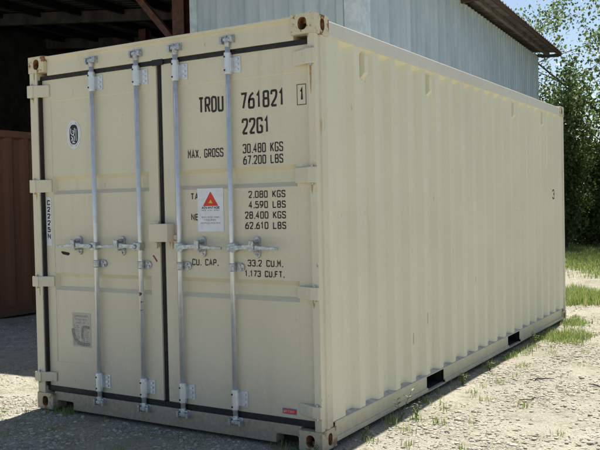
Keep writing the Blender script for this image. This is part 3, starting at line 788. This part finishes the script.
# ------------------------------------------------------------------ shed
BX, BY, BR = -.75, 6.88, R(3.2)
barn = thing('shed', 'tall open shed with a blue corrugated steel room and a dark overhanging roof', 'shed', (BX, BY, 0), BR)
EZ, SLP = 5.66, .10                  # eave height at x = +.65, slope upward to the west
RZ = lambda x: EZ + (.65 - x) * SLP
def ribs(mb, fn, a0, a1, z0, z1, pitch, d):
    A = []; a = a0
    prof = [(0, 0), (.46, 0), (.54, -d), (.88, -d), (.96, 0)]
    while a < a1:
        for u, e in prof:
            if a + u * pitch < a1: A.append((a + u * pitch, e))
        a += pitch
    A.append((a1, 0))
    for (p, e), (q_, g) in zip(A[:-1], A[1:]):
        mb.quad(fn(p, e, z0), fn(q_, g, z0), fn(q_, g, z1), fn(p, e, z1))
RW, RE, RS, RN = -15.5, .65, -2.95, 13.15   # roof extents in shed space
m = MB(); ribs(m, lambda a, d, z: (d * -1, a, z), .40, 12.55, .0, 5.60, .25, .055); m.build('side_sheeting', M_blue_sheet, barn, merge=True)
m = MB(); ribs(m, lambda a, d, z: (a, d, z), -3.02 + .10, -.22, .0, 5.62, .27, .045); m.build('front_sheeting', M_blue_sheet, barn, merge=True)
m = MB(); m.box(-.22, .030, -.032, -.004, 0, 5.62); m.box(.002, .030, -.004, .40, 0, 5.60)
m.build('corner_trim', M_trimblue, barn, bevel=.004)
m = MB(); m.box(-3.06, -2.92, -.034, .02, 0, 5.62); m.build('corner_trim', M_trimblue, barn, bevel=.004)
m = MB(); m.box(-.02, .034, 12.55, 12.80, 0, 5.60); m.build('corner_trim', M_trimblue, barn, bevel=.004)
m = MB(); m.box(.002, .036, .40, 12.55, 5.50, 5.60); m.build('top_trim', M_trimblue, barn, bevel=.004)
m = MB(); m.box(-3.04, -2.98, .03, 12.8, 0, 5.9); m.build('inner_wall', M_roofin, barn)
m = MB(); m.box(-3.0, -.03, 12.74, 12.8, 0, 5.7); m.build('end_wall', M_blue_sheet, barn)
# roof sheets: corrugated top and underside
def roof_sheet(name, x0, x1, mat, top):
    m = MB(); A = []; a = RS; k = 0
    while a < RN:
        A += [(a, 0), (a + .12, 0), (a + .15, .035), (a + .20, .035), (a + .23, 0)]; a += .25
    A = [p for p in A if p[0] <= RN]
    for (p, e), (q_, g) in zip(A[:-1], A[1:]):
        m.quad((x0, p, RZ(x0) + e + top), (x1, p, RZ(x1) + e + top), (x1, q_, RZ(x1) + g + top), (x0, q_, RZ(x0) + g + top))
    return m.build(name, mat, barn, merge=True)
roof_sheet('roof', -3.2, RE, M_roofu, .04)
roof_sheet('roof', RW, -3.2, M_roofin, .04)  # same roof, inner part in the shade-darkened colour
m = MB(); m.box(RE - .07, RE - .03, RS, RN, EZ - .055, EZ + .035); m.build('fascia', M_fascia, barn, bevel=.006)
m = MB(); m.box(.06, RE - .072, RN - .05, RN - .01, EZ - .05, EZ + .035); m.build('fascia', M_fascia, barn, bevel=.006)
for k, y in enumerate(np.arange(-2.6, 13.2, 3.9)):
    m = MB()
    P = [(-15.4, RZ(-15.4) - .03), (.56, RZ(.56) - .03), (.56, RZ(.56) - .09), (-15.4, RZ(-15.4) - .36)]
    if 0 < y < 12.9: P = [(-15.4, RZ(-15.4) - .03), (-3.06, RZ(-3.06) - .03), (-3.06, RZ(-3.06) - .30), (-15.4, RZ(-15.4) - .36)]
    m.prism(P, lambda u, v, a: (u, a, v), y - .07, y + .07); m.build('rafter', M_roofin, barn)
    if 0 < y < 6:
        m = MB(); m.prism([(.038, RZ(0) - .17), (.56, RZ(.56) - .08), (.56, RZ(.56) - .02), (.038, RZ(0) - .02)], lambda u, v, a: (u, a, v), y - .06, y + .06); m.build('eave_bracket', M_fascia, barn, bevel=.004)
for x in np.arange(-14.6, -3.2, 1.45):
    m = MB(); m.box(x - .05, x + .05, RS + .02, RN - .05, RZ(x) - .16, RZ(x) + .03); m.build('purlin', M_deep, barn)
m = MB(); m.box(.22, .30, RS + .02, RN - .06, RZ(.26) - .06, RZ(.26) + .03); m.build('purlin', M_roofu, barn)
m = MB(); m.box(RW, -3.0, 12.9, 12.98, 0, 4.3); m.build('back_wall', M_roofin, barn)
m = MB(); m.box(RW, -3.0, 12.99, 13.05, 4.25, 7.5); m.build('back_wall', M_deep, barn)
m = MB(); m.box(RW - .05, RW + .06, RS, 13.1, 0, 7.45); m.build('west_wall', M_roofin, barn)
# red oxide posts with knee braces
def hbeam(mb, x, y, z0, z1, wd=.24):
    h = wd / 2
    mb.box(x - h, x + h, y - h, y - h + .018, z0, z1); mb.box(x - h, x + h, y + h - .018, y + h, z0, z1); mb.box(x - .008, x + .008, y - h + .018, y + h - .018, z0, z1)
for x, y in ((-3.42, .25), (-9.2, .25), (-15.2, .25), (-9.2, 6.5), (-9.2, 12.6)):
    m = MB(); hbeam(m, x, y, 0, RZ(x) - .30); m.build('post', M_redpost, barn)
    m = MB()
    if y < 1:
        a = Vector((x - .05, y - .0, 4.22)); b = Vector((x - 1.55, y, RZ(x - 1.55) - .32))
        d = (b - a).normalized(); n_ = Vector((-d.z, 0, d.x)) * .055
        P = [a + n_, b + n_, b - n_, a - n_]
        m.prism([(p.x, p.z) for p in P], lambda u, v, q_: (u, q_, v), y - .05, y + .05); m.build('knee_brace', M_redpost, barn)

# ------------------------------------------------------------------ vegetation
def leaves(centres, spread, per, size, q, squash=.8):
    """leaf-sized folded quads scattered round the centres -> verts, faces"""
    c = np.repeat(np.asarray(centres), per, 0)
    sp = np.repeat(np.asarray(spread), per, 0)[:, None] if np.ndim(spread) else spread
    p = c + q.normal(0, 1, c.shape) * sp * np.array([1, 1, squash])
    n = len(p)
    d = q.normal(0, 1, (n, 3)); d[:, 2] -= .35; d /= np.linalg.norm(d, axis=1)[:, None]
    e = q.normal(0, 1, (n, 3)); e -= (e * d).sum(1)[:, None] * d; e /= np.linalg.norm(e, axis=1)[:, None]
    up_ = np.cross(d, e)
    L = (size * q.uniform(.6, 1.35, n))[:, None]; W = L * .34
    v = np.stack([p - d * L * .5, p + e * W + up_ * W * .25, p + d * L * .5, p - e * W + up_ * W * .25], 1).reshape(-1, 3)
    return v, np.arange(4 * n).reshape(-1, 4)
def tree(name, label, cat, base, height, r0, seed, nl, leaf, crown_w, mat, first=.25, group=None, lean=(0, 0), spread=.28):
    q = random.Random(seed); qn = np.random.default_rng(seed)
    t = thing(name, label, cat, base, 0, group)
    mb = MB(); tips = []
    def limb(p, d, L, r, lvl):
        pts = [p.copy()]; rs = [r]; n = 5
        for k in range(n):
            d = (d + Vector((q.gauss(0, .14), q.gauss(0, .14), q.gauss(.03, .08)))).normalized()
            p = p + d * L / n; pts.append(p.copy()); rs.append(r * (1 - .62 * (k + 1) / n))
            if lvl < 3 and (lvl > 0 or (k + 1) / n > first):
                for _ in range(2 if lvl == 0 else (2 if lvl == 1 else 1)):
                    a = q.uniform(0, 2 * math.pi); s_ = Vector((math.cos(a), math.sin(a), q.uniform(-.15, .7)))
                    nd = (d * .45 + s_).normalized()
                    limb(p.copy(), nd, L * q.uniform(.38, .6) * (crown_w if lvl == 0 else 1), rs[-1] * .55, lvl + 1)
            if lvl >= 2: tips.append(tuple(p))
        tips.append(tuple(p))
        mb.tube(pts, rs, 8 if lvl == 0 else (6 if lvl == 1 else 4), cap=False)
    limb(Vector((0, 0, -.1)), Vector((lean[0], lean[1], 1)).normalized(), height, r0, 0)
    mb.build('trunk', M_bark, t, smooth=True)
    tips = np.array(tips)
    per = max(1, nl // len(tips))
    keep = qn.random(len(tips)) < .85
    v, f = leaves(tips[keep], spread * qn.uniform(.5, 1.4, keep.sum()), per, leaf, qn)
    v = v[(np.arange(len(v)))]
    ok = v.reshape(-1, 4, 3)[:, :, 2].min(1) > .05
    v = v.reshape(-1, 4, 3)[ok].reshape(-1, 3); f = np.arange(len(v)).reshape(-1, 4)
    np_mesh('crown', v, f, [mat], t)
    return t
def shrub(name, label, base, rx, ry, h, n, leaf, mat, seed, group=None):
    qn = np.random.default_rng(seed); q = random.Random(seed)
    t = thing(name, label, 'shrub', base, 0, group)
    mb = MB(); cs = []
    for k in range(16):
        a = q.uniform(0, 6.28); rr = q.uniform(.3, 1)
        e = Vector((math.cos(a) * rx * rr, math.sin(a) * ry * rr, h * q.uniform(.45, 1.0) * (1 - .35 * rr)))
        mid = e * .5 + Vector((q.gauss(0, .12), q.gauss(0, .12), .15))
        mb.tube([(math.cos(a) * .1, math.sin(a) * .1, -.05), mid, e], [.03, .02, .006], 5, cap=False)
        for u in np.linspace(.25, 1, 9):
            p = (mid * (2 * u if u < .5 else 2 - 2 * u) + e * (0 if u < .5 else 2 * u - 1))
            for _ in range(2): cs.append(tuple(p + Vector((q.gauss(0, .22), q.gauss(0, .22), q.gauss(0, .2)))))
    mb.build('stems', M_bark, t, smooth=True)
    cs = np.array(cs); v, f = leaves(cs, .20 * qn.uniform(.5, 1.3, len(cs)), max(1, n // len(cs)), leaf, qn)
    ok = v.reshape(-1, 4, 3)[:, :, 2].min(1) > .02
    v = v.reshape(-1, 4, 3)[ok].reshape(-1, 3); f = np.arange(len(v)).reshape(-1, 4)
    np_mesh('foliage', v, f, [mat], t); return t

TG = 'trees behind the shed'
tree('broadleaf_tree', 'tall airy broadleaf tree beside the far end of the shed, sky showing through', 'tree', (.1, 22.6, 0), 8.0, .13, 21, 46000, .11, 1.15, M_leaf, .18, TG, (.05, 0), .24)
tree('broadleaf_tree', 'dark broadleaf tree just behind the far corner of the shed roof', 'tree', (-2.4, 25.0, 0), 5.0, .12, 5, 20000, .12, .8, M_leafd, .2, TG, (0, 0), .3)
tree('broadleaf_tree', 'broadleaf tree at the right edge of the picture', 'tree', (2.0, 24.2, 0), 9.0, .16, 8, 42000, .115, .95, M_leaf, .2, TG, (0, 0), .32)
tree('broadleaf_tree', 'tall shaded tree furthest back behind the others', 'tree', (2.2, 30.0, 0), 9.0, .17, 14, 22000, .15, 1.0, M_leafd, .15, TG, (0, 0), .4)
tree('broadleaf_tree', 'broadleaf tree standing outside the right of the frame', 'tree', (7.5, 25.5, 0), 9.0, .16, 31, 16000, .17, .95, M_leaf, .2, TG, (0, 0), .36)
SG = 'shrubs under the trees'
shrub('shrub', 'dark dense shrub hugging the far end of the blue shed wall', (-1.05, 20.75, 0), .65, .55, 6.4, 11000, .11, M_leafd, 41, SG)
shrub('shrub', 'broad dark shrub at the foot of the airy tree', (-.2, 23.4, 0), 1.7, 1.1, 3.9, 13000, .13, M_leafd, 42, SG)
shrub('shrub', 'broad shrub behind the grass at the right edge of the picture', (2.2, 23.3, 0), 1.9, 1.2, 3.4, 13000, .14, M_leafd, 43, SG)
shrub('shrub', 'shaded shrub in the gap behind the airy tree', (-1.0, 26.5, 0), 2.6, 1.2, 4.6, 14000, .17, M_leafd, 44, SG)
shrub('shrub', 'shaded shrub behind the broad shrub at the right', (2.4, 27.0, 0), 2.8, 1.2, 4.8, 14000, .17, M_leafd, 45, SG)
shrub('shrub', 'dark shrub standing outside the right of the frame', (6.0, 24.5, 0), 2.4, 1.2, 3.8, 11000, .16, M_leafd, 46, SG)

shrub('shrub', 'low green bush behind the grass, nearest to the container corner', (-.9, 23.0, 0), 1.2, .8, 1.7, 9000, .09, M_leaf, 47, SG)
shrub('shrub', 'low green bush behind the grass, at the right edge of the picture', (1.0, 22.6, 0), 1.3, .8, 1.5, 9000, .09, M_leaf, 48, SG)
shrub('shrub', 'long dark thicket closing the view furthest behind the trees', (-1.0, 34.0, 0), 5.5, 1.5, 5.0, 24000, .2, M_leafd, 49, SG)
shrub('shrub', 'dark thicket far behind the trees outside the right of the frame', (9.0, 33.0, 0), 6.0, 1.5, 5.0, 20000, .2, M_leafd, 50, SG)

# grass: one mass of blades
def blades(px, py, h, q, wd=.006):
    n = len(px); z = gh(px, py)
    a = q.uniform(0, 2 * math.pi, n); ln = h * q.uniform(.1, .65, n)
    dx, dy = np.cos(a), np.sin(a); w2 = wd * q.uniform(.6, 1.4, n)
    sx, sy2 = -dy * w2, dx * w2
    b0 = np.stack([px - sx, py - sy2, z - .005], 1); b1 = np.stack([px + sx, py + sy2, z - .005], 1)
    m0 = np.stack([px + dx * ln * .35 + sx * .7, py + dy * ln * .35 + sy2 * .7, z + h * .6], 1); m1 = np.stack([px + dx * ln * .35 - sx * .7, py + dy * ln * .35 - sy2 * .7, z + h * .6], 1)
    t0 = np.stack([px + dx * ln + sx * .1, py + dy * ln + sy2 * .1, z + h], 1); t1 = np.stack([px + dx * ln - sx * .1, py + dy * ln - sy2 * .1, z + h], 1)
    v = np.stack([b0, b1, m0, m1, t0, t1], 1).reshape(-1, 3); k = np.arange(n)[:, None] * 6
    return v, np.concatenate([k + np.array([0, 1, 2, 3]), k + np.array([3, 2, 4, 5])])
GVV = []; GFF = []; off = 0
def add_blades(px, py, h, wd=.0024):
    global off
    v, f = blades(px, py, h, nr, wd); GVV.append(v); GFF.append(f + off); off += len(v)
def tufts(n, fx, fy, per, rad, h):
    for _ in range(n):
        x, y = fx(), fy(); k = rng.randint(*per)
        add_blades(x + nr.normal(0, rad, k), y + nr.normal(0, rad, k), h * nr.uniform(.45, 1.2, k) * rng.uniform(.6, 1.2))
U = rng.uniform
def patch(n, x0, x1, y0, y1, h, fn, wd):
    px = nr.uniform(x0, x1, n); py = nr.uniform(y0, y1, n); ok = fn(px, py); px, py = px[ok], py[ok]
    add_blades(px, py, h * nr.uniform(.4, 1.2, len(px)), wd)
nz = lambda x, y, s=1.0: np.sin(x * 1.3 * s + 1.2 + np.sin(y * .9 * s)) * np.sin(y * .8 * s + .7 + np.sin(x * .7 * s))
patch(110000, -3, 8, 11.5, 24, .10, lambda x, y: nz(x, y) + nr.normal(0, .25, len(x)) > -.55, .006)
patch(16000, .9, 3.2, 7.0, 9.0, .14, lambda x, y: ((x - 1.95) / .85) ** 2 + ((y - 8.0) / .75) ** 2 + nr.normal(0, .25, len(x)) < .9, .004)
patch(26000, 1.6, 6.5, 6.4, 10.2, .085, lambda x, y: nz(x * 1.6, y * 1.6, 1.3) + nr.normal(0, .22, len(x)) > .42, .004)
patch(6500, 2.46, 3.0, 4.3, 6.4, .05, lambda x, y: nz(x * 2, y * 2, 1.7) + nr.normal(0, .25, len(x)) > -.1 + (x - 2.44) * 1.3, .003)
patch(9000, -4.5, -.1, -.9, 1.3, .022, lambda x, y: nz(x * 2, y * 2, 2.2) + nr.normal(0, .3, len(x)) > .35, .002)
patch(9000, -.5, 2.9, -1.2, -.02, .02, lambda x, y: nz(x * 3, y * 3, 2.2) + nr.normal(0, .3, len(x)) > .45, .002)
tufts(75, lambda: 2.47 + .35 * rng.random() ** 2, lambda: U(.3, 6), (6, 34), .026, .055)
tufts(55, lambda: U(2.6, 5.5), lambda: U(.4, 8), (5, 24), .025, .042)
tufts(26, lambda: U(-1.6, 2.4), lambda: U(-.9, -.03), (5, 20), .03, .03)
tufts(14, lambda: U(.15, .37), lambda: U(-.03, .08), (8, 16), .025, .05)
tufts(8, lambda: U(2.08, 2.42), lambda: U(-.05, .06), (8, 16), .025, .05)
tag(np_mesh('grass', np.concatenate(GVV), np.concatenate(GFF), [M_grass]), 'thin green grass growing in tufts and patches over the gravel', 'grass', kind='stuff')

# gravel: one mass of stones
base_ico = bmesh.new(); bmesh.ops.create_icosphere(base_ico, subdivisions=1, radius=1)
bv = np.array([v.co[:] for v in base_ico.verts]); base_ico.verts.ensure_lookup_table()
bf = np.array([[v.index for v in f.verts] for f in base_ico.faces]); base_ico.free()
def stones(px, py, r):
    n = len(px); a = nr.uniform(0, 6.28, n); c, s_ = np.cos(a), np.sin(a)
    sc = np.stack([r * nr.uniform(.7, 1.4, n), r * nr.uniform(.6, 1.1, n), r * nr.uniform(.25, .6, n)], 1)
    v = bv[None] * (1 + nr.uniform(-.22, .22, (n, len(bv), 1))) * sc[:, None]
    x = v[..., 0] * c[:, None] - v[..., 1] * s_[:, None]; y = v[..., 0] * s_[:, None] + v[..., 1] * c[:, None]
    v = np.stack([x + px[:, None], y + py[:, None], v[..., 2] + (gh(px, py) + sc[:, 2] * .12)[:, None]], -1)
    return v.reshape(-1, 3), (bf[None] + (np.arange(n) * len(bv))[:, None, None]).reshape(-1, 3)
def scatter(n, x0, x1, y0, y1, clump=.0):
    n = int(n * 1.35)
    x, y = nr.uniform(x0, x1, n), nr.uniform(y0, y1, n)
    ok = ~((x > -.03) & (x < 2.47) & (y > .0) & (y < 6.1)) & (nz(x * 3, y * 3, 1.5) + nr.normal(0, .5, n) > clump)
    return x[ok], y[ok]
A = [scatter(30000, 2.4, 5.2, .3, 4.5, .2), scatter(15000, 2.3, 6.5, 4.5, 10, .1), scatter(24000, -1.8, 3.0, -1.4, .25, -.1), scatter(9000, -4.2, 0, -.3, 3.4, .0)]
px = np.concatenate([a[0] for a in A]); py = np.concatenate([a[1] for a in A])
r = .0030 + .015 * nr.random(len(px)) ** 5.0 + .0035 * nr.random(len(px))
big = nr.random(len(px)) < .004; r = np.where(big, nr.uniform(.014, .030, len(px)), r)
v, f = stones(px, py, r)
tag(np_mesh('gravel', v, f, [M_stone]), 'loose pale limestone gravel scattered over the ground', 'gravel', kind='stuff')

# single weeds along the container, and sticks on the gravel
def weed(x, y, h, n, label, seed):
    q = random.Random(seed); z = float(gh(np.array(x), np.array(y)))
    t = thing('weed', label, 'weed', (x, y, z), 0, 'weeds beside the container')
    ms_ = MB(); lv = MB()
    for s_ in range(n):
        a = q.uniform(0, 6.28); ln = q.uniform(.1, .4) * h; hh = h * q.uniform(.6, 1)
        pts = [Vector((math.cos(a) * ln * u ** 1.5, math.sin(a) * ln * u ** 1.5, hh * u - .01)) for u in np.linspace(0, 1, 6)]
        ms_.tube(pts, [.0028, .0025, .0022, .002, .0016, .001], 5)
        for k in range(1, 6):
            for _ in range(2):
                b = q.uniform(0, 6.28); L = q.uniform(.25, .5) * h * .5; d = Vector((math.cos(b), math.sin(b), q.uniform(.2, .9))).normalized()
                sd_ = Vector((-d.y, d.x, 0)).normalized() * L * .17; p = pts[k]
                lv.quad(p, p + d * L * .5 + sd_, p + d * L + Vector((0, 0, -L * .15)), p + d * L * .5 - sd_)
    ms_.build('stem', M_weed, t); lv.build('foliage', M_weed, t, fixn=False)
weed(2.52, .95, .22, 2, 'spindly leafy weed standing against the bottom rail before the near fork pocket', 1)
weed(2.49, .42, .13, 2, 'small weed against the bottom rail near the front corner', 2)
weed(2.60, 1.02, .12, 6, 'low bright weed on the gravel between the front corner and the near fork pocket', 3)
weed(2.53, 2.12, .13, 6, 'bushy weed right beside the near fork pocket', 4)
weed(2.55, 2.75, .11, 5, 'small weed against the rail midway between the two fork pockets', 5)
weed(2.55, 4.22, .13, 8, 'thick weed clump just behind the far fork pocket', 6)
weed(2.40, -.03, .10, 5, 'tiny weed at the foot of the right front corner casting', 7)
def stick(x, y, L, a, label, seed, r=.007):
    q = random.Random(seed); mb = MB(); pts = []
    for k in range(6):
        u = k / 5; px_, py_ = x + math.cos(a) * L * (u - .5) + q.gauss(0, .012), y + math.sin(a) * L * (u - .5) + q.gauss(0, .012)
        pts.append((px_, py_, float(gh(np.array(px_), np.array(py_))) + .008 + q.uniform(0, .012)))
    mb.tube(pts, [r * .7, r, r, r * .9, r * .7, r * .4], 6)
    tag(mb.build('stick', M_stick, None, smooth=True), label, 'stick', 'dead sticks on the gravel')
stick(3.55, 2.55, .30, .5, 'longest dark dead stick lying on the open gravel right of the container', 1, .006)
stick(3.05, 2.55, .15, .3, 'short dark stick lying between the long stick and the container', 2, .007)
stick(3.15, 1.85, .20, .9, 'thin curved twig on the gravel nearest the camera', 3, .005)
stick(3.75, 3.1, .22, .2, 'dead stick lying just beyond the long stick', 4, .008)
